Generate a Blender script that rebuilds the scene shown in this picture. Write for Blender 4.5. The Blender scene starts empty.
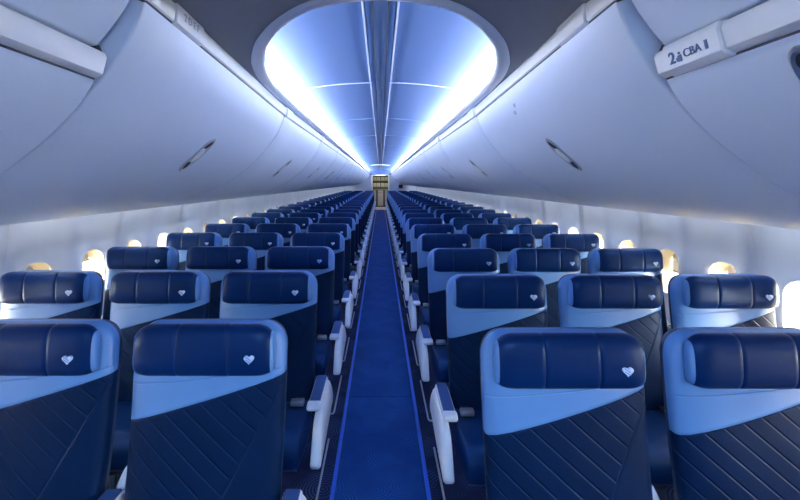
import bpy, bmesh, math, random
from mathutils import Vector, Matrix
random.seed(4)
C = bpy.context.scene.collection
H = 1.5                                   # camera height; heights written "rel" are relative to it

# ------------------------------------------------------------------ materials
def mat(name, col, rough=.5, metal=0.0, spec=.5, noise=None, bump=None, emit=None, coat=0):
    m = bpy.data.materials.new(name); m.use_nodes = True
    nt = m.node_tree; b = nt.nodes['Principled BSDF']
    b.inputs['Base Color'].default_value = (*col, 1)
    b.inputs['Roughness'].default_value = rough
    b.inputs['Metallic'].default_value = metal
    b.inputs['Specular IOR Level'].default_value = spec
    b.inputs['Coat Weight'].default_value = coat
    b.inputs['Coat Roughness'].default_value = .25
    if emit:
        b.inputs['Emission Color'].default_value = (*emit[:3], 1)
        b.inputs['Emission Strength'].default_value = emit[3]
    tc = nt.nodes.new('ShaderNodeTexCoord')
    if noise:
        n = nt.nodes.new('ShaderNodeTexNoise'); n.inputs['Scale'].default_value = noise[0]; n.inputs['Detail'].default_value = 3
        nt.links.new(tc.outputs['Object'], n.inputs['Vector'])
        mx = nt.nodes.new('ShaderNodeMix'); mx.data_type = 'RGBA'
        mx.inputs[6].default_value = (*[c*(1-noise[1]) for c in col], 1)
        mx.inputs[7].default_value = (*[min(1, c*(1+noise[1])) for c in col], 1)
        nt.links.new(n.outputs['Fac'], mx.inputs[0]); nt.links.new(mx.outputs[2], b.inputs['Base Color'])
    if bump:
        n = nt.nodes.new('ShaderNodeTexNoise'); n.inputs['Scale'].default_value = bump[0]
        nt.links.new(tc.outputs['Object'], n.inputs['Vector'])
        bp = nt.nodes.new('ShaderNodeBump'); bp.inputs['Strength'].default_value = bump[1]; bp.inputs['Distance'].default_value = .002
        nt.links.new(n.outputs['Fac'], bp.inputs['Height']); nt.links.new(bp.outputs['Normal'], b.inputs['Normal'])
    return m

NAVY = (.004, .032, .135)
LIGHT = (.092, .25, .58)
M = {}
M['navy'] = mat('navy_leather', NAVY, .36, spec=.4, noise=(9, .18), bump=(260, .25))
M['navy_head'] = mat('navy_headrest_leather', (.001, .017, .095), .36, spec=.34, noise=(12, .15), bump=(260, .2))
for _k in ('navy', 'navy_head'): M[_k].node_tree.nodes['Principled BSDF'].inputs['Specular Tint'].default_value = (.35, .6, 1, 1)
M['light'] = mat('light_blue_leather', LIGHT, .4, noise=(10, .06), bump=(260, .2))
M['shell'] = mat('seat_shell_plastic', (.03, .05, .11), .5, noise=(8, .1))
M['white'] = mat('white_seat_plastic', (.70, .76, .86), .38, noise=(6, .04))
M['pad'] = mat('armrest_pad', (.02, .07, .24), .5, noise=(20, .1))
M['metal'] = mat('brushed_metal', (.55, .58, .64), .3, metal=.8, noise=(40, .08))
M['steel'] = mat('seat_frame_metal', (.25, .28, .33), .4, metal=.8, noise=(30, .08))
M['heart'] = mat('heart_silver', (.55, .68, .92), .4, noise=(40, .05))
M['heart2'] = mat('heart_stripe', (.16, .28, .62), .4, noise=(40, .05))
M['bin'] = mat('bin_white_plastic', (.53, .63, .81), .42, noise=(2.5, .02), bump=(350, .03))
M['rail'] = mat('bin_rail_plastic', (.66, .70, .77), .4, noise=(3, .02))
M['seam'] = mat('dark_seam', (.05, .06, .09), .7, noise=(20, .1))
M['recess'] = mat('bin_recess_grey', (.30, .40, .55), .5, noise=(4, .04))
M['ceil'] = mat('ceiling_plastic_unlit', (.20, .215, .26), .55, noise=(3, .04))  # dark grey carries the unlit look of the forward ceiling
M['lip'] = mat('cove_lip_plastic', (.62, .66, .76), .5, noise=(4, .03))
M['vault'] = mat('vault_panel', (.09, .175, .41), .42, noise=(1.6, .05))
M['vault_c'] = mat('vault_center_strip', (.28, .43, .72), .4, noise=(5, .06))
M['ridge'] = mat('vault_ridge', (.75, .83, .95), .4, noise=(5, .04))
M['wall'] = mat('sidewall_plastic', (.70, .72, .77), .5, noise=(2.2, .05), bump=(300, .03))
M['reveal'] = mat('window_reveal_sunlit', (.50, .43, .30), .5, noise=(10, .03))  # warm sunlight on the reveals is put into this cream
M['shade'] = mat('window_shade_plastic', (.55, .51, .42), .6, noise=(12, .04))
M['dark'] = mat('dark_trim', (.02, .025, .04), .6, noise=(12, .1))
M['ink'] = mat('blue_grey_print', (.06, .12, .28), .6, noise=(50, .05))
M['ink_soft'] = mat('soft_grey_print', (.33, .38, .52), .6, noise=(50, .05))
M['strip'] = mat('blue_floor_path_strip', (.03, .15, .80), .35, noise=(14, .1))
M['gal_y'] = mat('galley_cream_panel', (.62, .60, .36), .4, noise=(6, .05))
M['gal_g'] = mat('galley_green_grey', (.08, .09, .06), .5, noise=(6, .08))
M['gal_door'] = mat('aft_door_cream', (.45, .42, .37), .5, noise=(5, .05))
M['part'] = mat('partition_laminate', (.52, .56, .66), .5, noise=(4, .04))
M['red'] = mat('red_sign', (.10, .012, .02), .5, noise=(9, .1))
M['lens'] = mat('lamp_lens', (.9, .9, .9), .4, noise=(8, .02), emit=(1, .93, .8, 1.6))
COVE_STRENGTH = 14.0
M['cove'] = mat('cove_led', (.9, .95, 1), .5, noise=(8, .02), emit=(.90, .93, 1.0, COVE_STRENGTH))
M['wash'] = mat('sidewall_led', (.9, .95, 1), .5, noise=(8, .02), emit=(.82, .90, 1.0, 4.5))
M['fill'] = mat('fill_light', (.9, .95, 1), .5, noise=(8, .02), emit=(.46, .69, 1.0, 5.2))  # glow of the added fill panels behind the camera

def glass():
    m = bpy.data.materials.new('window_glass'); m.use_nodes = True
    nt = m.node_tree; nt.nodes.clear()
    o = nt.nodes.new('ShaderNodeOutputMaterial'); mx = nt.nodes.new('ShaderNodeMixShader')
    t = nt.nodes.new('ShaderNodeBsdfTransparent'); g = nt.nodes.new('ShaderNodeBsdfGlossy')
    g.inputs['Roughness'].default_value = .05
    n = nt.nodes.new('ShaderNodeTexNoise'); n.inputs['Scale'].default_value = 3
    r = nt.nodes.new('ShaderNodeMapRange'); r.inputs[3].default_value = .04; r.inputs[4].default_value = .08
    nt.links.new(n.outputs['Fac'], r.inputs[0]); nt.links.new(r.outputs[0], mx.inputs[0])
    nt.links.new(t.outputs[0], mx.inputs[1]); nt.links.new(g.outputs[0], mx.inputs[2]); nt.links.new(mx.outputs[0], o.inputs[0])
    return m
M['glass'] = glass()

class N:
    """tiny helper for maths in node trees"""
    def __init__(s, nt): s.nt = nt
    def m(s, op, a, b=None, c=None):
        n = s.nt.nodes.new('ShaderNodeMath'); n.operation = op
        for i, v in enumerate((a, b, c)):
            if v is None: continue
            if isinstance(v, (int, float)): n.inputs[i].default_value = v
            else: s.nt.links.new(v, n.inputs[i])
        return n.outputs[0]

def quilt_material():
    """navy leather below a rising diagonal, light blue above it, with stitched channels in the navy part"""
    m = bpy.data.materials.new('quilted_seat_leather'); m.use_nodes = True
    nt = m.node_tree; b = nt.nodes['Principled BSDF']; k = N(nt)
    tc = nt.nodes.new('ShaderNodeTexCoord'); sp = nt.nodes.new('ShaderNodeSeparateXYZ')
    nt.links.new(tc.outputs['Object'], sp.inputs[0]); x, h = sp.outputs[0], sp.outputs[2]
    diag = k.m('SUBTRACT', h, k.m('ADD', k.m('MULTIPLY', x, .285), .866))          # >0: light band
    isl = k.m('GREATER_THAN', diag, 0)
    # seam "/" that stops the channels
    s = k.m('SUBTRACT', k.m('SUBTRACT', h, .835), k.m('MULTIPLY', k.m('SUBTRACT', x, .195), 1.85))
    left = k.m('GREATER_THAN', s, 0)
    u = k.m('ADD', x, k.m('DIVIDE', h, .86))
    f = k.m('ABSOLUTE', k.m('SUBTRACT', k.m('FRACT', k.m('DIVIDE', u, .071)), .5))   # 0.5 at the stitched line
    line = nt.nodes.new('ShaderNodeMapRange'); line.interpolation_type = 'SMOOTHSTEP'
    line.inputs[1].default_value = .40; line.inputs[2].default_value = .5; line.inputs[3].default_value = 1; line.inputs[4].default_value = 0
    nt.links.new(f, line.inputs[0])
    h1 = k.m('SUBTRACT', 1, k.m('MULTIPLY', k.m('SUBTRACT', 1, line.outputs[0]), k.m('MULTIPLY', left, k.m('SUBTRACT', 1, isl))))
    seam = nt.nodes.new('ShaderNodeMapRange'); seam.interpolation_type = 'SMOOTHSTEP'
    seam.inputs[1].default_value = 0; seam.inputs[2].default_value = .012; seam.inputs[3].default_value = 0; seam.inputs[4].default_value = 1
    nt.links.new(k.m('ABSOLUTE', s), seam.inputs[0])
    seam_on = k.m('MAXIMUM', seam.outputs[0], isl)
    dl = nt.nodes.new('ShaderNodeMapRange'); dl.inputs[1].default_value = 0; dl.inputs[2].default_value = .006; dl.inputs[3].default_value = 0; dl.inputs[4].default_value = 1
    nt.links.new(k.m('ABSOLUTE', diag), dl.inputs[0])
    # a faint stitch line across the light band
    d2 = nt.nodes.new('ShaderNodeMapRange'); d2.inputs[1].default_value = 0; d2.inputs[2].default_value = .003; d2.inputs[3].default_value = .4; d2.inputs[4].default_value = 1
    nt.links.new(k.m('ABSOLUTE', k.m('SUBTRACT', h, k.m('ADD', k.m('MULTIPLY', x, .10), .930))), d2.inputs[0])
    hh = k.m('MULTIPLY', k.m('MULTIPLY', h1, seam_on), k.m('MULTIPLY', dl.outputs[0], d2.outputs[0]))
    bp = nt.nodes.new('ShaderNodeBump'); bp.inputs['Strength'].default_value = .6; bp.inputs['Distance'].default_value = .004
    nt.links.new(hh, bp.inputs['Height'])
    nz = nt.nodes.new('ShaderNodeTexNoise'); nz.inputs['Scale'].default_value = 260
    nt.links.new(tc.outputs['Object'], nz.inputs['Vector'])
    bp2 = nt.nodes.new('ShaderNodeBump'); bp2.inputs['Strength'].default_value = .2; bp2.inputs['Distance'].default_value = .002
    nt.links.new(nz.outputs['Fac'], bp2.inputs['Height']); nt.links.new(bp.outputs[0], bp2.inputs['Normal'])
    nt.links.new(bp2.outputs[0], b.inputs['Normal'])
    big = nt.nodes.new('ShaderNodeTexNoise'); big.inputs['Scale'].default_value = 8
    nt.links.new(tc.outputs['Object'], big.inputs['Vector'])
    mn = nt.nodes.new('ShaderNodeMix'); mn.data_type = 'RGBA'
    mn.inputs[6].default_value = (.0005, .008, .042, 1); mn.inputs[7].default_value = (.001, .014, .062, 1)
    nt.links.new(big.outputs['Fac'], mn.inputs[0])
    mx = nt.nodes.new('ShaderNodeMix'); mx.data_type = 'RGBA'
    nt.links.new(isl, mx.inputs[0]); nt.links.new(mn.outputs[2], mx.inputs[6]); mx.inputs[7].default_value = (*LIGHT, 1)
    nt.links.new(mx.outputs[2], b.inputs['Base Color'])
    b.inputs['Roughness'].default_value = .5
    nt.links.new(k.m('ADD', .22, k.m('MULTIPLY', isl, .38)), b.inputs['Specular IOR Level'])
    nt.links.new(k.m('SUBTRACT', .5, k.m('MULTIPLY', isl, .12)), b.inputs['Roughness'])
    tn = nt.nodes.new('ShaderNodeMix'); tn.data_type = 'RGBA'; tn.inputs[6].default_value = (.35, .6, 1, 1); tn.inputs[7].default_value = (1, 1, 1, 1)
    nt.links.new(isl, tn.inputs[0]); nt.links.new(tn.outputs[2], b.inputs['Specular Tint'])
    return m
M['quilt'] = quilt_material()

def carpet(name, c0, c1, arcs):
    m = bpy.data.materials.new(name); m.use_nodes = True
    nt = m.node_tree; b = nt.nodes['Principled BSDF']; k = N(nt)
    tc = nt.nodes.new('ShaderNodeTexCoord')
    vo = nt.nodes.new('ShaderNodeTexVoronoi'); vo.voronoi_dimensions = '2D'; vo.inputs['Scale'].default_value = 4.2
    nt.links.new(tc.outputs['Object'], vo.inputs['Vector'])
    sn = k.m('SINE', k.m('MULTIPLY', vo.outputs['Distance'], 95.0))
    rng = nt.nodes.new('ShaderNodeMapRange'); rng.inputs[1].default_value = .1; rng.inputs[2].default_value = .8
    nt.links.new(sn, rng.inputs[0])
    nz = nt.nodes.new('ShaderNodeTexNoise'); nz.inputs['Scale'].default_value = 5; nt.links.new(tc.outputs['Object'], nz.inputs['Vector'])
    nr = nt.nodes.new('ShaderNodeMapRange'); nr.inputs[1].default_value = .42; nr.inputs[2].default_value = .62; nr.inputs[4].default_value = arcs
    nt.links.new(nz.outputs['Fac'], nr.inputs[0])
    f = k.m('MULTIPLY', rng.outputs[0], nr.outputs[0])
    n2 = nt.nodes.new('ShaderNodeTexNoise'); n2.inputs['Scale'].default_value = 320; nt.links.new(tc.outputs['Object'], n2.inputs['Vector'])
    f2 = k.m('ADD', f, k.m('MULTIPLY', k.m('SUBTRACT', n2.outputs['Fac'], .5), .5))
    mx = nt.nodes.new('ShaderNodeMix'); mx.data_type = 'RGBA'; mx.clamp_factor = True
    mx.inputs[6].default_value = (*c0, 1); mx.inputs[7].default_value = (*c1, 1)
    nt.links.new(f2, mx.inputs[0]); nt.links.new(mx.outputs[2], b.inputs['Base Color'])
    bp = nt.nodes.new('ShaderNodeBump'); bp.inputs['Strength'].default_value = .4; bp.inputs['Distance'].default_value = .003
    nt.links.new(n2.outputs['Fac'], bp.inputs['Height']); nt.links.new(bp.outputs[0], b.inputs['Normal'])
    b.inputs['Roughness'].default_value = .8
    b.inputs['Specular IOR Level'].default_value = .3
    return m
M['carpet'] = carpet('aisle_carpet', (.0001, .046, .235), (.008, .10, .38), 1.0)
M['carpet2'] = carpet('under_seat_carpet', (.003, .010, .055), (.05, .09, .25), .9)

# ------------------------------------------------------------------ mesh helpers
def link(name, bm, ms, parent=None, smooth=True, angle=35):
    me = bpy.data.meshes.new(name)
    bmesh.ops.recalc_face_normals(bm, faces=bm.faces)
    bm.to_mesh(me); bm.free()
    for m_ in (ms if isinstance(ms, (list, tuple)) else [ms]): me.materials.append(m_)
    if smooth:
        me.polygons.foreach_set('use_smooth', [True]*len(me.polygons))
        me.set_sharp_from_angle(angle=math.radians(angle))
    o = bpy.data.objects.new(name, me); C.objects.link(o)
    if parent: o.parent = parent
    return o

def box(bm, x0, x1, y0, y1, z0, z1, bev=0, seg=2, mi=0):
    r = bmesh.ops.create_cube(bm, size=1)
    bmesh.ops.transform(bm, matrix=Matrix.Translation(((x0+x1)/2, (y0+y1)/2, (z0+z1)/2)) @ Matrix.Diagonal((abs(x1-x0), abs(y1-y0), abs(z1-z0), 1)), verts=r['verts'])
    es = list({e for v in r['verts'] for e in v.link_edges})
    for f in {f for v in r['verts'] for f in v.link_faces}: f.material_index = mi
    if bev: bmesh.ops.bevel(bm, geom=es, offset=bev, segments=seg, profile=.5, affect='EDGES')

def tube(bm, pts, r, n=8, r2=None):
    rings = []
    pts = [Vector(p) for p in pts]
    for i, p in enumerate(pts):
        d = (pts[min(i+1, len(pts)-1)] - pts[max(i-1, 0)]).normalized()
        a = d.cross(Vector((0, 0, 1)))
        if a.length < .1: a = d.cross(Vector((0, 1, 0)))
        a.normalize(); c = d.cross(a)
        rr = r if r2 is None else r + (r2-r)*i/(len(pts)-1)
        rings.append([bm.verts.new(p + a*rr*math.cos(t*2*math.pi/n) + c*rr*math.sin(t*2*math.pi/n)) for t in range(n)])
    for i in range(len(rings)-1):
        for j in range(n):
            bm.faces.new((rings[i][j], rings[i][(j+1) % n], rings[i+1][(j+1) % n], rings[i+1][j]))
    bm.faces.new(rings[0][::-1]); bm.faces.new(rings[-1])

def loft(bm, rings, cap=True, closed=True):
    vs = [[bm.verts.new(p) for p in r] for r in rings]
    n = len(vs[0]); fs = []
    for i in range(len(vs)-1):
        for j in range(n if closed else n-1):
            fs.append(bm.faces.new((vs[i][j], vs[i][(j+1) % n], vs[i+1][(j+1) % n], vs[i+1][j])))
    if cap and closed:
        fs.append(bm.faces.new(vs[0][::-1])); fs.append(bm.faces.new(vs[-1]))
    return fs

def prism(bm, poly, a0, a1, axis='x', inset=0):
    """extrude a 2-D polygon along an axis; poly given in the two other axes"""
    def P(p, a):
        return (a, p[0], p[1]) if axis == 'x' else ((p[0], a, p[1]) if axis == 'y' else (p[0], p[1], a))
    if inset:
        c = (sum(p[0] for p in poly)/len(poly), sum(p[1] for p in poly)/len(poly))
        ins = insetpoly(poly, inset)
        s = inset if a1 > a0 else -inset
        loft(bm, [[P(p, a0) for p in ins], [P(p, a0+s) for p in poly], [P(p, a1-s) for p in poly], [P(p, a1) for p in ins]])
    else:
        loft(bm, [[P(p, a0) for p in poly], [P(p, a1) for p in poly]])

def insetpoly(poly, d):
    n = len(poly); out = []
    area = sum(poly[i][0]*poly[(i+1) % n][1]-poly[(i+1) % n][0]*poly[i][1] for i in range(n))
    sg = 1 if area > 0 else -1
    for i in range(n):
        a, b, c = Vector(poly[i-1]), Vector(poly[i]), Vector(poly[(i+1) % n])
        e1 = (b-a).normalized(); e2 = (c-b).normalized()
        nn = Vector((-(e1+e2).y, (e1+e2).x))
        if nn.length < 1e-6: nn = Vector((-e1.y, e1.x))
        nn.normalize(); out.append(tuple(b + nn*d*sg))
    return out

def spline(pts, n=6):
    """Catmull-Rom through 2-D points"""
    out = []
    for i in range(len(pts)-1):
        p0 = pts[max(i-1, 0)]; p1 = pts[i]; p2 = pts[i+1]; p3 = pts[min(i+2, len(pts)-1)]
        for k in range(n):
            t = k/n
            out.append(tuple(.5*((2*p1[a]) + (-p0[a]+p2[a])*t + (2*p0[a]-5*p1[a]+4*p2[a]-p3[a])*t*t + (-p0[a]+3*p1[a]-3*p2[a]+p3[a])*t**3) for a in range(2)))
    out.append(tuple(pts[-1])); return out

def empty(name, loc, label, cat, group=None):
    o = bpy.data.objects.new(name, None); C.objects.link(o); o.location = loc
    o.empty_display_size = .1
    tag(o, label, cat, group); return o
def tag(o, label, cat, group=None):
    o['label'] = label; o['category'] = cat
    if group: o['group'] = group
    return o
def struct(o): o['kind'] = 'structure'; return o

Y0, Y1 = -1.9, 24.0

# ------------------------------------------------------------------ floor
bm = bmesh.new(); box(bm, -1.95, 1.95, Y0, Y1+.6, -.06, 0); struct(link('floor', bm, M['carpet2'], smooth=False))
for i, (a, b_) in enumerate(((Y0, 2.78), (2.786, 9.6), (9.606, 16.4), (16.406, 21.6))):
    bm = bmesh.new(); box(bm, -.220, .220, a, b_, 0, .006); struct(link('floor', bm, M['carpet'], smooth=False))
for s in (-1, 1):
    bm = bmesh.new(); poly = [(s*.220, 0), (s*.221, .008), (s*.227, .011), (s*.234, .011), (s*.240, .008), (s*.241, 0)]
    prism(bm, poly, Y0, 21.6, 'y'); tag(link('floor_path_strip', bm, M['strip']), 'bright blue floor path strip along the %s edge of the aisle carpet' % ('left' if s < 0 else 'right'), 'floor strip')

# ------------------------------------------------------------------ side walls with window openings
PW = spline([(1.90, .30), (1.93, .05), (1.975, -.15), (2.0, -.35), (2.01, -.55), (2.0, -.75), (1.96, -.95), (1.90, -1.2), (1.80, -1.5)], 4)
def XW(r):
    for a, b in zip(PW, PW[1:]):
        if a[1] >= r >= b[1]: return a[0] + (b[0]-a[0])*(a[1]-r)/(a[1]-b[1])
    return PW[0][0] if r > PW[0][1] else PW[-1][0]
WP = .45; WY0 = 1.87; WH, WB = -.43, -.81
def wallP(s, y, r):
    t = ((y-WY0)/WP) % 1.0; t = min(t, 1-t)*2                 # 0 at window centre, 1 between windows
    fade = max(0, min(1, (r+1.0)/.35)) * max(0, min(1, (.12-r)/.25))
    sc = .045*(.5-.5*math.cos(math.pi*t))*fade               # panels stand in between the windows
    t2 = ((y-WY0-WP/2)/(2*WP)) % 1.0; t2 = min(t2, 1-t2)*2*WP      # distance to panel joint
    gr = .008*max(0, 1-t2/.012)
    return (s*(XW(r)-sc+gr), y, H+r)
def rrect(cy, cr, hy, hr, rad, n=8):
    pts = []
    for q, (sy, sr) in enumerate(((1, 1), (-1, 1), (-1, -1), (1, -1))):
        for i in range(n):
            a = math.pi/2*(q + i/(n-1))
            pts.append((cy + sy*(hy-rad) + rad*math.cos(a), cr + sr*(hr-rad) + rad*math.sin(a)))
    return pts
NW0, NW1 = -8, 44
OPH, OPR, WCR = .105, .150, -.620
win_i = 0
for s, side in ((-1, 'left'), (1, 'right')):
    bm = bmesh.new()
    ncol = 10
    for k in range(NW0, NW1):
        yc = WY0+WP*k
        ys = [yc-WP/2, yc-WP/2+.013] + [yc-WP/2+.013+(WP-.026)*i/(ncol-2) for i in range(1, ncol-2)] + [yc+WP/2-.013, yc+WP/2]
        for rows in ([.30, .18, .08, .02, -.04, -.10, -.16, -.22, -.28, -.34, WH], [WB, -.87, -.94, -1.02, -1.1, -1.25, -1.4, -1.5]):
            for a, b in zip(rows, rows[1:]):
                for c, d in zip(ys, ys[1:]):
                    vs = [bm.verts.new(wallP(s, *p)) for p in ((c, a), (d, a), (d, b), (c, b))]
                    bm.faces.new(vs)
        rs = [WH+(WB-WH)*q/4 for q in range(5)]
        outer = [(y, WH) for y in ys] + [(ys[-1], r) for r in rs[1:-1]] + [(y, WB) for y in ys[::-1]] + [(ys[0], r) for r in rs[1:-1][::-1]]
        dense = rrect(yc, WCR, OPH, OPR, .085, 24)
        inner = []
        for p in outer:
            a = math.atan2((p[1]-WCR)/1.3, p[0]-yc)
            inner.append(min(dense, key=lambda q: abs((math.atan2((q[1]-WCR)/1.3, q[0]-yc)-a+math.pi) % (2*math.pi)-math.pi)))
        Ls = [outer] + [[((1-f)*a[0]+f*b[0], (1-f)*a[1]+f*b[1]) for a, b in zip(outer, inner)] for f in (.35, .7)] + [inner]
        loops = [[bm.verts.new(wallP(s, *p)) for p in L] for L in Ls]
        for A, B in zip(loops, loops[1:]):
            for j in range(len(A)):
                bm.faces.new((A[j], A[(j+1) % len(A)], B[(j+1) % len(A)], B[j]))
    bmesh.ops.remove_doubles(bm, verts=bm.verts, dist=.0006)
    w = struct(link('wall_'+side, bm, M['wall'], angle=50))
    sol = w.modifiers.new('solid', 'SOLIDIFY'); sol.thickness = .012; sol.offset = 0
    # windows
    for k in range(NW0, NW1):
        yc = WY0+WP*k
        if yc > 21.3: continue
        win_i += 1
        root = struct(bpy.data.objects.new('window_%d' % win_i, None)); C.objects.link(root)
        px = s*(XW(WCR)); root.location = (px, yc, H+WCR)
        def R(hy, hr, rad, out):
            return [(s*out, p[0], p[1]) for p in rrect(0, 0, hy, hr, rad, 8)]
        bm = bmesh.new()
        loft(bm, [R(OPH+.014, OPR+.014, .095, -.001), R(OPH+.010, OPR+.010, .09, -.008), R(OPH+.001, OPR+.001, .085, -.004), R(OPH-.008, OPR-.010, .078, .03), R(OPH-.020, OPR-.024, .066, .085)], cap=False)
        loft(bm, [R(OPH-.020, OPR-.024, .066, .085), R(OPH-.016, OPR-.020, .066, .12)], cap=False)
        link('window_frame', bm, M['reveal'], root)
        bm = bmesh.new()
        loft(bm, [R(OPH-.021, OPR-.025, .066, .084), R(OPH-.021, OPR-.025, .066, .087)])
        link('window_pane', bm, M['glass'], root, smooth=False)
        dn = {2: .13, 3: .0, 1: .03}.get((k*7+(3 if s > 0 else 0)) % 5, .05)
        if k > 7 and (k*5+(2 if s > 0 else 0)) % 4: dn = .24
        if dn:
            bm = bmesh.new(); t = OPR-.028
            ds = min(dn, .24)
            box(bm, min(s*.072, s*.077), max(s*.072, s*.077), -OPH+.024, OPH-.024, t-ds, t, .002)
            box(bm, min(s*.062, s*.078), max(s*.062, s*.078), -OPH+.026, OPH-.026, t-ds-.012, t-ds, .004)
            link('window_shade', bm, M['shade'], root)

# lower sidewall kick panel (baseboards)
for s, side in ((-1, 'left'), (1, 'right')):
    bm = bmesh.new(); prism(bm, [(s*1.80, 0), (s*1.80, .16), (s*1.79, .165), (s*1.765, .15), (s*1.76, 0)], Y0, 21.4, 'y')
    struct(link('baseboard_'+side, bm, M['dark']))

# ------------------------------------------------------------------ overhead bins
BP = spline([(.590, .402), (.603, .360), (.625, .308), (.655, .260), (.703, .198), (.785, .110), (.91, .014), (1.0, -.040), (1.15, -.108), (1.35, -.155), (1.55, -.160), (1.72, -.135)], 4)
def bin_pt(p, y, first):
    if first:                                   # the first bin hangs a touch further into the aisle at its near end
        t = max(0, min(1, (2.45-y)/1.5)); w = max(0, min(1, (p[1]+.02)/.42))
        return (p[0]-.028*t*w, p[1]+.028*t*w)
    return p
def solid_from_curve(curve, back):
    return curve + back
def bin_door(bm, s, y0, y1, first, curve, back):
    e = .007
    poly = curve + back
    secs = []
    ins = insetpoly(poly, e)
    N_ = 6
    for y, pl in [(y0, ins), (y0+e*.35, insetpoly(poly, e*.35)), (y0+e, poly)] + [(y0+(y1-y0)*i/N_, poly) for i in range(1, N_)] + [(y1-e, poly), (y1, ins)]:
        secs.append([(s*bin_pt(p, y, first)[0], y, H+bin_pt(p, y, first)[1]) for p in pl])
    loft(bm, secs)
BACK = [(1.85, -.075), (1.87, .05), (1.87, .34), (1.60, .45), (1.0, .46), (.70, .44), (.64, .425)]
def text_obj(body, size, mat_, parent, mtx, name='lettering', ext=.0006, offset=0.0):
    cu = bpy.data.curves.new('t', 'FONT'); cu.body = body; cu.size = size; cu.extrude = ext; cu.align_x = 'LEFT'; cu.align_y = 'CENTER'; cu.offset = offset
    o = bpy.data.objects.new('t', cu); C.objects.link(o)
    bpy.context.view_layer.update()
    me = bpy.data.meshes.new_from_object(o.evaluated_get(bpy.context.evaluated_depsgraph_get()))
    bpy.data.objects.remove(o); bpy.data.curves.remove(cu)
    me.name = name; me.materials.clear(); me.materials.append(mat_)
    t = bpy.data.objects.new(name, me); C.objects.link(t); t.parent = parent; t.matrix_local = mtx
    return t

ORD = ['first', 'second', 'third', 'fourth', 'fifth', 'sixth', 'seventh', 'eighth', 'ninth', 'tenth', 'eleventh', 'twelfth', 'thirteenth', 'fourteenth', 'fifteenth', 'sixteenth', 'seventeenth', 'eighteenth', 'nineteenth', 'twentieth', 'twenty-first', 'twenty-second', 'twenty-third', 'twenty-fourth', 'twenty-fifth', 'twenty-sixth', 'twenty-seventh', 'twenty-eighth']

def make_latch(s, root, at_y, P, T):
    """spindle-shaped handle on the door, long axis along the profile tangent T at profile point P"""
    n = Vector((-T[1], T[0]))
    if n.x > 0: n = -n                            # towards the aisle
    def L(u, v, w):                               # u along tangent, v along y, w off the surface
        q = Vector(P)+Vector(T)*u+n*w
        return (s*q.x, at_y+v, H+q.y)
    bm = bmesh.new()
    hl, hw = .102, .034
    rings = []
    for f, w in ((1.0, -.004), (1.0, .0025), (.93, .004), (.82, -.002), (.7, -.004)):
        rings.append([L(hl*f*math.cos(a), hw*f*math.sin(a)*(1 if f > .9 else .9), w) for a in [2*math.pi*i/32 for i in range(32)]])
    loft(bm, rings)
    lat = link('latch', bm, M['metal'], root)
    bm = bmesh.new()
    loft(bm, [[L(.038*math.cos(a), .024*math.sin(a), w) for a in [2*math.pi*i/24 for i in range(24)]] for w in (-.003, .004)] )
    o = link('latch_lever', bm, M['rail'], lat)
    for sg in (-1, 1):
        bm = bmesh.new()
        loft(bm, [[L(sg*.067+.025*math.cos(a), .017*math.sin(a), w) for a in [2*math.pi*i/20 for i in range(20)]] for w in (-.003, .0005)])
        link('latch_pocket', bm, M['dark'], lat)

def tangent_at(curve, x):
    i = min(range(1, len(curve)-1), key=lambda j: abs(curve[j][0]-x))
    t = Vector(curve[i+1])-Vector(curve[i-1]); t.normalize(); return curve[i], (t.x, t.y)

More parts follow.
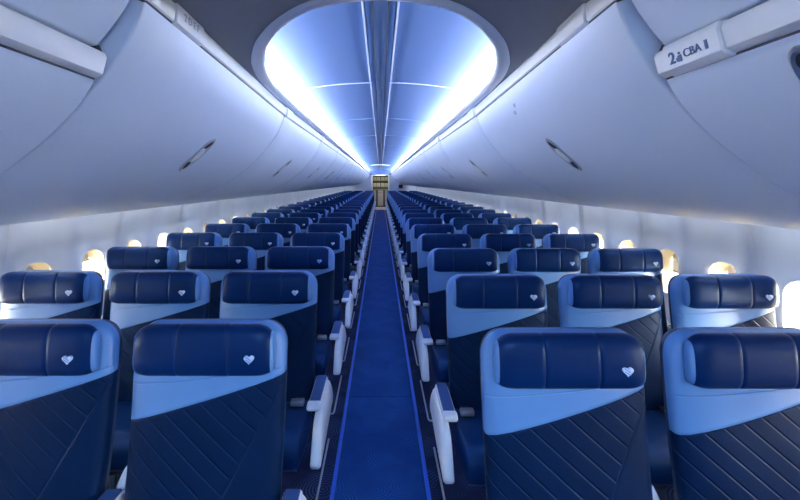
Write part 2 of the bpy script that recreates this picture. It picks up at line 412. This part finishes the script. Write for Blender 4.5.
BL = 1.5; BY0 = .95
def make_bin(s, k):
    side = 'left' if s < 0 else 'right'
    y0 = BY0+BL*k+.003; y1 = min(y0+BL-.006, 21.5)
    first = (k == 0)
    root = empty('overhead_bin', (0, 0, 0), 'closed pale overhead bin on the %s side, %s long curved one from the camera' % (side, ORD[k]), 'overhead bin', 'overhead bins along the %s side' % side)
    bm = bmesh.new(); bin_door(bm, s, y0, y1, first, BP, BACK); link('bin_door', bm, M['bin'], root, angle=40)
    # rail along the top edge
    rp = [(.590, .407), (.584, .412), (.578, .448), (.583, .458), (.596, .461), (.640, .450), (.640, .412), (.60, .406)]
    def rail(ya, yb, out, m_, nm, par, poly=rp, e=.003):
        bm = bmesh.new(); pl = [(p[0]-out*(1 if p[0] < .62 else 0), p[1]-(out*.6 if p[1] < .43 else -out*.3)) for p in poly]
        secs = []
        for y, q in ((ya, insetpoly(pl, e)), (ya+e, pl), ((ya+yb)/2, pl), (yb-e, pl), (yb, insetpoly(pl, e))):
            secs.append([(s*bin_pt(p, y, first)[0], y, H+bin_pt(p, y, first)[1]) for p in q])
        loft(bm, secs); return link(nm, bm, m_, par, angle=40)
    rail(y0, y1, 0, M['rail'], 'top_rail', root)
    # dark strip put in for the shadow in the gap between rail and door
    sg = rail(y0+.002, y1-.002, 0, M['seam'], 'seam_shadow', root, poly=[(.5925, .399), (.5885, .409), (.63, .415), (.63, .399)])
    # row number block
    yb = y0+.13 if first else y0+.02
    if k < 8:
        plq = rail(yb, yb+.17, .007, M['rail'], 'row_placard', root)
        if first:
            q = bin_pt((.5745, .43), yb, True)
            if s < 0:
                mt = Matrix.Translation((-(q[0]-.0045), yb+.028, H+q[1]+.001)) @ Matrix(((0, 0, 1, 0), (1, 0, 0, 0), (0, 1, 0, 0), (0, 0, 0, 1)))
                text_obj('2 D E F', .030, M['ink_soft'], plq, mt, 'row_number')
            else:
                mt = Matrix.Translation((q[0]-.0045, yb+.14, H+q[1]+.001)) @ Matrix(((0, 0, -1, 0), (-1, 0, 0, 0), (0, 1, 0, 0), (0, 0, 0, 1)))
                pass
    if k < 11:
        P, T = tangent_at(BP, .775)
        make_latch(s, root, (y0+.755 if k < 10 else (y0+y1)/2), bin_pt(P, y0+.755, first), T)
    if k < 2:
        # small printed marks on the far end of the door below the rail
        for j, (yy, xx) in enumerate(((1.80, .615), (1.83, .628))):
            if s > 0 and k == 0:
                P, T = tangent_at(BP, xx); P = bin_pt(P, yy, True)
                n = Vector((-T[1], T[0])); n = -n if n.x > 0 else n
                bm = bmesh.new()
                loft(bm, [[(P[0]+T[0]*u+n.x*w, yy+v, H+P[1]+T[1]*u+n.y*w) for u, v in ((-.009, -.012), (.009, -.012), (.009, .012), (-.009, .012))] for w in (-.001, .0012)])
                link('printed_mark', bm, M['recess'], root)
    return root
for s in (-1, 1):
    for k in range(14): make_bin(s, k)

# nearest bin: set further back with a lower rail, a recess and an upper fascia over it
NB = spline([(.668, .238), (.690, .200), (.722, .160), (.800, .085), (.925, -.008), (1.02, -.062), (1.16, -.120), (1.35, -.168), (1.55, -.172), (1.72, -.145)], 4)
def simple_extr(bm, s, poly, ya, yb, e=.004):
    loft(bm, [[(s*p[0], y, H+p[1]) for p in q] for y, q in ((ya, insetpoly(poly, e)), (ya+e, poly), (yb-e, poly), (yb, insetpoly(poly, e)))])
for s in (-1, 1):
    side = 'left' if s < 0 else 'right'
    root = empty('overhead_bin', (0, 0, 0), 'nearest pale overhead bin at top %s with a low front rail' % side, 'overhead bin', 'overhead bins along the %s side' % side)
    ya, yb = -.62, .938
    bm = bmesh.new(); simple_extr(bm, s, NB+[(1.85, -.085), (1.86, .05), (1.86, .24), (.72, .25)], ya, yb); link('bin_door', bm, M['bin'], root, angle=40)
    bm = bmesh.new(); simple_extr(bm, s, [(.664, .243), (.650, .252), (.640, .290), (.644, .301), (.656, .305), (.74, .29), (.74, .25)], ya, yb, .002); rail_o = link('top_rail', bm, M['rail'], root, angle=40)
    bm = bmesh.new(); simple_extr(bm, s, [(.6705, .234), (.6685, .247), (.73, .252), (.73, .236)], ya, yb, .001); link('seam_shadow', bm, M['seam'], root)  # dark strip standing in for shadow under the near rail
    bm = bmesh.new(); simple_extr(bm, s, [(.690, .303), (.690, .345), (1.80, .37), (1.80, .25), (.75, .26)], ya, yb, .002); link('bin_recess', bm, M['recess'], root)
    if s > 0:
        bm = bmesh.new(); simple_extr(bm, s, [(.664, .237), (.656, .240), (.643, .249), (.633, .289), (.638, .305), (.654, .3085), (.70, .30), (.70, .25)], .752, .905, .003)
        pl = link('row_placard', bm, M['rail'], root, angle=40)
        # text plane: leans with the rail face from (.643,.249) to (.633,.289)
        up = Vector((-.010, 0, .040)).normalized(); xd = Vector((0, -1, 0)); nn = xd.cross(up).normalized()
        def M4(o): return Matrix(((xd.x, up.x, nn.x, o[0]), (xd.y, up.y, nn.y, o[1]), (xd.z, up.z, nn.z, o[2]), (0, 0, 0, 1)))
        def on(y): return (.6375, y, H+.269)
        text_obj('2', .036, M['ink'], pl, M4(on(.883)), 'row_number', .0012, .0006)
        text_obj('CBA', .024, M['ink'], pl, M4(on(.842)), 'seat_letters', .0012)
        # passenger pictogram and a small mark at the end
        bm = bmesh.new()
        def quad(y0_, y1_, h0, h1):
            o = Vector((.6375, 0, H+.269))
            loft(bm, [[tuple(o+up*h+nn*w+Vector((0, y, 0))) for y, h in ((y0_, h0), (y1_, h0), (y1_, h1), (y0_, h1))] for w in (-.001, .0012)])
        quad(.858, .848, -.012, .002); quad(.8555, .8505, .0035, .0085); quad(.8625, .8575, -.010, -.002)
        link('seat_pictogram', bm, M['ink'], pl)
        bm = bmesh.new(); quad(.786, .780, -.008, .010); link('seat_pictogram', bm, M['ink'], pl)
        P, T = tangent_at(NB, .735); make_latch(s, root, .645, P, T)
        # ring-shaped latch at frame edge
    else:
        P, T = tangent_at(NB, .80); make_latch(s, root, .35, P, T)
    # upper fascia over the near bin
    fp = spline([(.684, .318), (.666, .319), (.656, .330), (.628, .364), (.596, .410), (.575, .455), (.565, .498)], 4)
    for (a, b) in ((ya, .700), (.703, yb)):
        bm = bmesh.new(); simple_extr(bm, s, fp+[(.60, .50), (.70, .42)], a, b, .0015)
        struct(link('trim_1', bm, M['bin'], angle=40))
    # dark end of the recess beside next bin
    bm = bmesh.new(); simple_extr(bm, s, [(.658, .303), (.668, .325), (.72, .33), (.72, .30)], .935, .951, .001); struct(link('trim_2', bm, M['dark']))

# ------------------------------------------------------------------ forward ceiling with the scalloped opening
tbl = [(1.044, 0), (1.058, .09), (1.105, .19), (1.218, .29), (1.357, .372), (1.484, .425), (1.667, .479), (1.86, .515), (2.1, .534), (2.436, .541)]
tb = spline([(x, y) for y, x in tbl], 6)          # (x, y) from the front centre to the straight side
YE = 21.4
def off_path(d):
    """opening edge pushed outwards by d, both sides, as (x, y) from left rear round the front to right rear"""
    pts = [(x, y) for x, y in tb] + [(.541, y) for y in (3, 4, 6, 8, 10, 12, 14, 16, 18, YE)]
    out = []
    for i, p in enumerate(pts):
        a = Vector(pts[max(i-1, 0)]); b = Vector(pts[min(i+1, len(pts)-1)]); t = (b-a).normalized()
        if i == 0: t = Vector((1, 0))
        n = Vector((t.y, -t.x))
        out.append((p[0]+n.x*d, p[1]+n.y*d))
    return [(-x, y) for x, y in out[::-1]] + out[1:]
zc = .475
bm = bmesh.new()
prof = [(.0, .0), (.004, -.008), (.012, -.012), (.030, -.010), (.050, -.004), (.058, .004), (.058, .016), (.020, .016), (.006, .012)]
rings = []
base = off_path(0)
paths = [[(x, y, H+zc+.008+dz) for x, y in off_path(d)] for d, dz in prof]
def lipf(y): return .45+.55*max(0, min(1, (y-1.05)/.6))
secs = [[(base[i][0]+(paths[j][i][0]-base[i][0])*lipf(base[i][1]), base[i][1]+(paths[j][i][1]-base[i][1])*lipf(base[i][1]), paths[j][i][2]) for j in range(len(prof))] for i in range(len(base))]
loft(bm, secs); struct(link('trim_3', bm, M['lip'], angle=60))
# flat ceiling around it, its lack of light put into the grey
bm = bmesh.new()
op = off_path(.055); op = [(b[0]+(p[0]-b[0])*lipf(b[1]), b[1]+(p[1]-b[1])*lipf(b[1])) for b, p in zip(base, op)]; n = len(op)
outer = []
for i, (x, y) in enumerate(op):
    a = math.atan2(x, 1.9-y) if y < 1.9 else (math.pi/2 if x > 0 else -math.pi/2)
    if y >= 1.9: outer.append((math.copysign(.63, x), y))
    else:
        dx, dy = x, y-1.9
        t = min(.63/abs(dx) if abs(dx) > 1e-6 else 1e9, 1.3/abs(dy) if abs(dy) > 1e-6 else 1e9)
        outer.append((dx*t, 1.9+dy*t))
lo = [[bm.verts.new((x, y, H+zc+.015+z)) for x, y in P] for P, z in ((op, 0), (outer, 0))]
for i in range(n-1): bm.faces.new((lo[0][i], lo[0][i+1], lo[1][i+1], lo[1][i]))
o = struct(link('ceiling', bm, M['ceil'], smooth=False)); so = o.modifiers.new('s', 'SOLIDIFY'); so.thickness = .01; so.offset = 0
bm = bmesh.new(); box(bm, -.63, .63, Y0, .605, H+zc+.01, H+zc+.02); struct(link('ceiling', bm, M['ceil'], smooth=False))
# the lit vault above
VP = spline([(.66, .515), (.657, .55), (.625, .583), (.53, .612), (.40, .636), (.25, .652), (.10, .660), (0, .662)], 4)
VPf = [(-x, z) for x, z in VP] + VP[::-1][1:]
def vz(x):
    x = abs(x)
    for a, b in zip(VP, VP[1:]):
        if a[0] >= x >= b[0]: return a[1]+(b[1]-a[1])*(a[0]-x)/(a[0]-b[0]+1e-9)
    return .662
ya = .80; seg = [ya, 2.66] + [2.66+1.5*i for i in range(1, 13)] + [YE+.05]
for a, b in zip(seg, seg[1:]):
    bm = bmesh.new()
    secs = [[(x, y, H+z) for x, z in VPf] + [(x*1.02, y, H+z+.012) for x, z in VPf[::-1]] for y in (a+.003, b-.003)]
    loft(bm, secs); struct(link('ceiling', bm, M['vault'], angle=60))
    bm = bmesh.new(); box(bm, -.64, .64, b-.006, b+.006, H+.50, H+.50+.001)
    bm.free()
bm = bmesh.new(); prism(bm, [(x, H+z) for x, z in VPf]+[(.66, H+.48), (-.66, H+.48)], ya-.01, ya+.003, 'y'); struct(link('ceiling', bm, M['vault'], smooth=False))
for b in seg[1:-1]:
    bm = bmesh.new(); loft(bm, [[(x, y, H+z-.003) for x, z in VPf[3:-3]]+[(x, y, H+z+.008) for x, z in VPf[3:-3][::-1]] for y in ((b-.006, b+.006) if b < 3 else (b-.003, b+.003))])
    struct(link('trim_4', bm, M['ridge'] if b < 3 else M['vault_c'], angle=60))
bm = bmesh.new(); box(bm, -.030, .030, ya, YE, H+.651, H+.658, .003); struct(link('trim_5', bm, M['vault_c']))
for x in (-.044, .044):
    bm = bmesh.new(); box(bm, x-.012, x+.012, ya, YE, H+.649, H+.658, .003); struct(link('trim_5', bm, M['vault']))
for x in (-.030, .030, -.066, .066):
    bm = bmesh.new(); w_ = .004 if abs(x) > .05 else .0025
    box(bm, x-w_, x+w_, ya, YE, H+(.643 if abs(x) < .05 else .648), H+.659, .001); struct(link('trim_6', bm, M['ridge'] if abs(x) > .05 else M['seam']))
# cove LED strips hidden behind the lip
for s in (-1, 1):
    bm = bmesh.new(); x0, x1 = sorted((s*.600, s*.628)); box(bm, x0, x1, .86, YE-.1, H+.505, H+.532)
    tag(link('cove_light', bm, M['cove'], smooth=False), 'cool blue-white light strip glowing along the %s edge of the ceiling vault' % ('left' if s < 0 else 'right'), 'cove light')
# sidewall wash lights behind the bins
for s in (-1, 1):
    bm = bmesh.new(); x0, x1 = sorted((s*1.875, s*1.895)); box(bm, x0, x1, -.6, 21.3, H-.055, H-.045)
    tag(link('wall_light', bm, M['wash'], smooth=False), 'slim light strip under the outer edge of the %s overhead bins' % ('left' if s < 0 else 'right'), 'wall light')
# transverse arch far back in the vault
bm = bmesh.new(); aw = [(x, z) for x, z in VPf if abs(x) < .40]
loft(bm, [[(x, y, H+z+.001) for x, z in aw]+[(x, y, H+z-.030) for x, z in aw[::-1]] for y in (14.9, 15.1)]); struct(link('trim_7', bm, M['ridge']))
# end of vault
bm = bmesh.new(); prism(bm, [(x, H+z) for x, z in VPf]+[(.66, H+.40), (-.66, H+.40)], YE, YE+.03, 'y'); struct(link('ceiling', bm, M['vault'], smooth=False))
# outer roof keeps daylight out above the bins
bm = bmesh.new(); prism(bm, [(-2.03, H+.28), (-1.9, H+.62), (-1.2, H+.9), (0, H+1.0), (1.2, H+.9), (1.9, H+.62), (2.03, H+.28), (2.05, H+.28), (1.92, H+.64), (1.2, H+.93), (0, H+1.03), (-1.2, H+.93), (-1.92, H+.64), (-2.05, H+.28)], Y0, Y1+.6, 'y')
struct(link('ceiling', bm, M['dark'], smooth=False))
# front wall behind the camera, with unseen fill panels added to brighten the cabin
bm = bmesh.new(); box(bm, -2.0, 2.0, Y0-.05, Y0, 0, H+1.0); struct(link('wall_front', bm, M['part'], smooth=False))
for x in (-.32, .32):
    t = empty('light_panel', (x, -1.0, H+zc+.01), 'added unseen rectangular fill light on the %s behind the camera' % ('left' if x < 0 else 'right'), 'ceiling light')
    bm = bmesh.new(); box(bm, -.22, .22, -.5, .5, -.022, 0, .006); link('light_frame', bm, M['rail'], t)
    bm = bmesh.new(); box(bm, -.20, .20, -.48, .48, -.026, -.018, .002); link('light_diffuser', bm, M['fill'], t)

# ------------------------------------------------------------------ aft end: partitions and galley
for s, side in ((-1, 'left'), (1, 'right')):
    bm = bmesh.new(); x0, x1 = sorted((s*.47, s*2.02)); box(bm, x0, x1, 21.42, 21.50, 0, H+.5, .01)
    struct(link('wall_aft_'+side, bm, M['part']))
    bm = bmesh.new(); x0, x1 = sorted((s*.47, s*.50)); box(bm, x0, x1, 21.52, Y1, 0, H+.42); struct(link('wall_aft_'+side, bm, M['part'], smooth=False))
bm = bmesh.new(); box(bm, -.5, .5, 21.52, Y1, H+.40, H+.43); struct(link('ceiling', bm, M['rail'], smooth=False))
bm = bmesh.new(); box(bm, -.5, .5, 21.52, Y1-.01, 0, .005); struct(link('floor', bm, M['gal_door'], smooth=False))
bm = bmesh.new(); box(bm, -2, 2, Y1+.55, Y1+.6, 0, H+1.0); struct(link('wall_back', bm, M['part'], smooth=False))
g = empty('galley_unit', (0, Y1, 0), 'cream and olive galley unit with two rows of lockers at the aisle end', 'galley')
bm = bmesh.new(); box(bm, -.47, .47, 0, .5, 0, H+.38, .01); link('galley_body', bm, M['gal_g'], g)
for r, (za, zb) in enumerate(((H+.08, H+.30), (H-.30, H-.06))):
    for x0, x1 in ((-.44, -.24), (-.22, -.02), (.02, .22), (.24, .44)):
        bm = bmesh.new(); box(bm, x0, x1, -.03, .0, za, zb, .01); d = link('galley_door', bm, M['gal_y'], g)
        bm = bmesh.new(); box(bm, x0+.07, x1-.07, -.04, -.03, za+.03, za+.05, .003); link('door_handle', bm, M['dark'], d)
bm = bmesh.new(); box(bm, -.45, .45, -.10, .02, H-.46, H-.43, .006); link('counter', bm, M['gal_door'], g)
for x0, x1, m_ in ((-.44, -.27, 'gal_door'), (-.16, .16, 'gal_door'), (.27, .44, 'gal_door')):
    bm = bmesh.new(); box(bm, x0, x1, -.04, .0, .08, H-.50, .01); d = link('cart_door', bm, M[m_], g)
    bm = bmesh.new(); box(bm, x0+.03, x1-.03, -.055, -.04, H-.64, H-.61, .004); link('door_handle', bm, M['steel'], d)
bm = bmesh.new(); box(bm, -.46, .46, -.02, .02, H-.035, H+.035, .004); link('locker_shelf', bm, M['dark'], g)
t = empty('light_panel', (0, 22.7, H+.40), 'warm galley ceiling light at the far end of the aisle', 'ceiling light')
bm = bmesh.new(); box(bm, -.30, .30, -.5, .5, -.02, 0, .005); link('light_frame', bm, M['rail'], t)
bm = bmesh.new(); box(bm, -.27, .27, -.47, .47, -.025, -.017, .002); link('light_diffuser', bm, M['lens'], t)
sg = empty('exit_sign', (1.08, 21.40, H-.24), 'small dark red sign on the right aft partition', 'sign')
bm = bmesh.new(); box(bm, -.11, .11, -.03, .015, -.10, .10, .01); link('sign_housing', bm, M['red'], sg)
bm = bmesh.new(); box(bm, -.085, .085, -.034, -.029, -.075, .075, .003); link('sign_face', bm, M['dark'], sg)

# ------------------------------------------------------------------ seats (facing the camera, -y)
BW = .238
def back_y(h):                              # front surface of the backrest, reclined
    t = (h-.42)/.665
    return -.105*(1-t)**1.0 + .012*math.sin(math.pi*min(1, max(0, t)))
def make_backrest(parent):
    bm = bmesh.new(); rings = []
    hs = [.42, .424, .432, .445] + [.47+.02*i for i in range(24)] + [.945+.01*i for i in range(11)] + [1.052, 1.060, 1.067, 1.073, 1.078, 1.082, 1.0845, 1.0855]
    top = 1.0855; R_ = .075
    for h in hs:
        w = BW*(.965+.035*min(1, (h-.42)/.5))
        if h > top-R_:
            q = (h-(top-R_))/R_; w = w-R_*.95*(1-math.sqrt(max(0, 1-q*q)))
        d = .045
        if h > top-.035:
            q = (h-(top-.035))/.035; d = .045-.033*(1-math.sqrt(max(0, 1-q*q)))
        if h < .445:
            q = (.445-h)/.025; d = .045-.02*(1-math.sqrt(max(0, 1-q*q)))
        cy = back_y(h)+.045
        ring = []
        n = 40
        for i in range(n):
            a = 2*math.pi*i/n; c, s_ = math.cos(a), math.sin(a)
            e = 5.0
            rr = (abs(c)**e+abs(s_)**e)**(-1/e)
            ux, uy = c*rr, s_*rr
            yy = cy+d*uy
            if uy < 0: yy += .008*(ux*ux)*1.0 - .006*(1-ux*ux)           # slight padding crown at the front
            ring.append((w*ux, yy, h))
        rings.append(ring)
    fs = loft(bm, rings)
    for f in fs:
        c = f.calc_center_median()
        if c.y > back_y(c.z)+.052: f.material_index = 1
    return link('backrest', bm, [M['quilt'], M['shell']], parent, angle=50)
def make_headrest(parent):
    bm = bmesh.new(); rings = []
    HW = .214; z0, z1 = .943, 1.094; zc_ = (z0+z1)/2
    t = [-1, -.994, -.98, -.955, -.92, -.88, -.83, -.76, -.68, -.60, -.50, -.42, -.378, -.36, -.342, -.30, -.2, -.1, 0, .1, .2, .30, .342, .36, .378, .42, .50, .60, .68, .76, .83, .88, .92, .955, .98, .994, 1]
    for u in t:
        a = abs(u)
        k = 1 if a < .74 else math.sqrt(max(0, 1-((a-.74)/.26)**2))
        groove = .0035*max(0, 1-abs(a-.36)/.019)
        top = z1-.046*(1-k)-groove*.6; bot = z0+.022*(1-k)+groove*.5
        ring = []; n = 28
        for i in range(n):
            an = 2*math.pi*i/n; c, s_ = math.cos(an), math.sin(an); e = 3.0
            rr = (abs(c)**e+abs(s_)**e)**(-1/e)
            up, fw = c*rr, s_*rr
            dpt = (.036 if fw > 0 else .018)
            y = back_y(zc_) - .012 - (dpt*(.25+.75*k)-groove)*fw + .008*(up*.5+.5)
            ring.append((u*HW, y, (top+bot)/2+(top-bot)/2*up))
        rings.append(ring)
    fs = loft(bm, rings)
    for f in fs:
        c = f.calc_center_median()
        if abs(c.x) > HW*.94: f.material_index = 1
    return link('headrest', bm, [M['navy_head'], M['light']], parent, angle=60)
def make_heart(parent):
    bm = bmesh.new(); bm2 = bmesh.new()
    cx, cz = .147, 1.004; zc_h = 1.0185
    pts = []
    for i in range(40):
        t = 2*math.pi*i/40
        pts.append((16*math.sin(t)**3/16*.0150, (13*math.cos(t)-5*math.cos(2*t)-2*math.cos(3*t)-math.cos(4*t))/16*.0140))
    yf = back_y(zc_h) - .0485
    loft(bm, [[(cx+x*k_, yf+y_, cz+z*k_) for x, z in pts] for y_, k_ in ((.006, 1), (-.0018, 1), (-.0026, .9))])
    o = link('heart_emblem', bm, M['heart'], parent)
    for d in (-.0045, .0025):
        bm = bmesh.new()
        a = Vector((-.0105, .0055+d)); b = Vector((.0065, -.0050+d)); n = Vector((.0008, .0013))
        q = [a-n, b-n, b+n, a+n]
        loft(bm, [[(cx+p.x, yf+y_, cz+p.y) for p in q] for y_ in (-.001, -.0031)])
        link('heart_stripe', bm, M['heart2'], o)
    return o
def make_cushion(parent):
    bm = bmesh.new()
    prof = [(-.06, .505), (-.16, .512), (-.26, .522), (-.34, .528), (-.385, .522), (-.412, .508), (-.424, .488), (-.424, .455), (-.416, .425), (-.395, .408), (-.34, .400), (-.2, .385), (-.06, .385)]
    prof = spline(prof, 3)
    cy = sum(p[0] for p in prof)/len(prof); cz = .46
    secs = []
    for u in (-1, -.985, -.95, -.90, -.5, 0, .5, .90, .95, .985, 1):
        a = abs(u); k = 1 if a <= .9 else .93+.07*math.sqrt(max(0, 1-((a-.9)/.1)**2))
        secs.append([(u*.232, cy+(p[0]-cy)*k, cz+(p[1]-cz)*k) for p in prof])
    loft(bm, secs); return link('seat_cushion', bm, M['navy'], parent, angle=60)
def make_armrest(parent, x, aisle):
    """pad from the back to the tip, white cap at the tip, thin white border"""
    bm = bmesh.new()
    hw = .027
    poly = [(-.015, .565), (-.015, .588), (-.03, .596), (-.26, .590), (-.275, .584), (-.275, .572), (-.20, .562)]
    prism(bm, poly, x-hw, x+hw, 'x', .006)
    arm = link('armrest', bm, M['white'], parent)
    bm = bmesh.new(); prism(bm, [(-.022, .590), (-.028, .600), (-.05, .602), (-.24, .596), (-.252, .593), (-.252, .584)], x-hw+.004, x+hw-.004, 'x', .003)
    link('arm_pad', bm, M['pad'], arm)
    bm = bmesh.new(); prism(bm, spline([(-.248, .572), (-.248, .597), (-.268, .598), (-.284, .592), (-.288, .582), (-.282, .571), (-.265, .567)], 3), x-hw-.002, x+hw+.002, 'x', .006)
    link('arm_cap', bm, M['white'], arm)
    # pivot bracket by the backrest
    if aisle: return arm
    bm = bmesh.new(); prism(bm, spline([(-.03, .56), (.01, .60), (.045, .62), (.06, .60), (.05, .54), (.0, .46), (-.05, .40), (-.08, .40), (-.06, .48)], 3), x-.012, x+.012, 'x', .004)
    link('arm_pivot', bm, M['white'], arm)
    return arm
def make_side_panel(parent, x):
    bm = bmesh.new()
    poly = spline([(-.01, .570), (-.10, .572), (-.20, .570), (-.262, .562), (-.325, .545), (-.370, .510), (-.403, .470), (-.420, .440), (-.413, .422), (-.388, .418), (-.350, .425), (-.30, .432), (-.20, .45), (-.08, .465), (-.01, .47), (.01, .52), (-.01, .570)], 3)[:-1]
    sx = 1 if x > 0 else -1
    # outer skin bows out towards the aisle in the middle of its height
    secs = []
    for w, ins in ((-.010, .006), (-.004, 0), (.008, 0), (.016, .008)):
        pl = insetpoly(poly, ins) if ins else poly
        secs.append([(x+sx*(w+.022*math.sin(math.pi*max(0, min(1, (p[1]-.32)/.27)))*(1 if w > 0 else .3)), p[0], p[1]) for p in pl])
    loft(bm, secs); return link('side_panel', bm, M['white'], parent, angle=50)
def make_frame(parent):
    bm = bmesh.new()
    for y in (-.12, -.32): tube(bm, [(-.21, y, .365), (.21, y, .365)], .017, 10)
    link('seat_frame', bm, M['steel'], parent)
    for y, sp in ((-.12, .05), (-.32, -.02)):
        bm = bmesh.new(); tube(bm, [(0, y, .34), (0, y+sp, .05)], .017, 8, .013); box(bm, -.03, .03, y+sp-.04, y+sp+.04, .03, .05, .004)
        link('leg', bm, M['steel'], parent)
def make_floor_rail(parent, x):
    bm = bmesh.new(); sx = 1 if x > 0 else -1
    tube(bm, [(x, .36, .042), (x, .10, .042), (x, -.12, .042), (x-sx*.004, -.137, .042), (x-sx*.012, -.141, .042), (x-sx*.045, -.141, .042)], .0055, 8)
    return link('floor_rail', bm, M['metal'], parent)
def make_belt(parent, x):
    bm = bmesh.new(); box(bm, x-.030, x+.030, -.165, -.130, .522, .546, .006); b = link('belt_buckle', bm, M['metal'], parent)
    bm = bmesh.new(); box(bm, x-.020, x+.020, -.140, -.080, .514, .524, .002); link('belt_strap', bm, M['dark'], b)

def build_seat(aisle_x, outboard_x, level):
    """aisle_x: local x of aisle armrest (None when not an aisle seat); level 0 full detail"""
    root = bpy.data.objects.new('airline_seat', None); C.objects.link(root); root.empty_display_size = .1
    make_backrest(root); hr = make_headrest(root)
    if level == 0: make_heart(hr)
    make_cushion(root)
    if outboard_x is not None: make_armrest(root, outboard_x, 0)
    if aisle_x is not None:
        make_armrest(root, aisle_x, 1); make_side_panel(root, aisle_x+(.013 if aisle_x > 0 else -.013))
        make_floor_rail(root, aisle_x*.93)
    if level == 0:
        for x in (-.178, .178): make_belt(root, x)
    make_frame(root)
    return root
def clone(o, parent=None):
    c = o.copy(); C.objects.link(c)
    if parent: c.parent = parent
    for ch in list(o.children): clone(ch, c)
    return c
PITCH = .755; SP = .538; AC = .553
protos = {}
def seat(s, col, row):
    lvl = 0 if row < 10 else 1
    key = (s, col, lvl)
    a = -s*.269; aa = -s*.272
    if key not in protos:
        protos[key] = build_seat(aa if col == 0 else None, -a if col < 2 else None, lvl)
        if col == 2:
            make_armrest(protos[key], -a, 0)
        o = protos[key]
    else: o = clone(protos[key])
    y = ([1.165, 1.88] if s > 0 else [1.240, 1.955])[min(row, 1)]+PITCH*max(0, row-1)
    o.location = (s*(AC+SP*col)+((-.013 if s > 0 and col == 0 else .016 if s < 0 else 0) if row == 0 else 0), y, -.03)
    side = 'left' if s < 0 else 'right'
    pos = ('aisle', 'middle', 'window')[col]
    o['label'] = 'navy and light blue leather %s seat in the %s block, %s row back' % (pos, side, ORD[row])
    o['category'] = 'seat'
    o['group'] = 'airline seats on the %s side of the aisle' % side
NR = 26
for s in (-1, 1):
    for row in range(NR):
        for col in range(3):
            if row == 0 and col == 2: continue
            seat(s, col, row)

# ------------------------------------------------------------------ daylight
w = bpy.data.worlds.new('sky'); bpy.context.scene.world = w; w.use_nodes = True
nt = w.node_tree; bg = nt.nodes['Background']
bg.inputs[0].default_value = (1.0, .93, .78, 1); bg.inputs[1].default_value = 8
def sun(rot, e, col):
    l = bpy.data.lights.new('sun', 'SUN'); l.energy = e; l.angle = .35; l.color = col
    o = bpy.data.objects.new('sun', l); C.objects.link(o); o.rotation_euler = rot; o['kind'] = 'structure'
d = Vector((-1.0, .75, -.09))
sun(d.to_track_quat('-Z', 'Y').to_euler(), 6, (1, .92, .80))

# ------------------------------------------------------------------ camera
cam = bpy.data.cameras.new('camera'); co = bpy.data.objects.new('camera', cam); C.objects.link(co)
co.location = (0, 0, H); co.rotation_euler = (math.pi/2, 0, 0)
cam.sensor_width = 36; cam.lens = 18; cam.shift_x = 19.5/800; cam.shift_y = -68/800; cam.clip_start = .02; cam.clip_end = 200
sc = bpy.context.scene; sc.camera = co
sc.view_settings.view_transform = 'Standard'; sc.view_settings.look = 'None'; sc.view_settings.gamma = 1; sc.view_settings.use_curve_mapping = False
sc.view_settings.exposure = 2.2
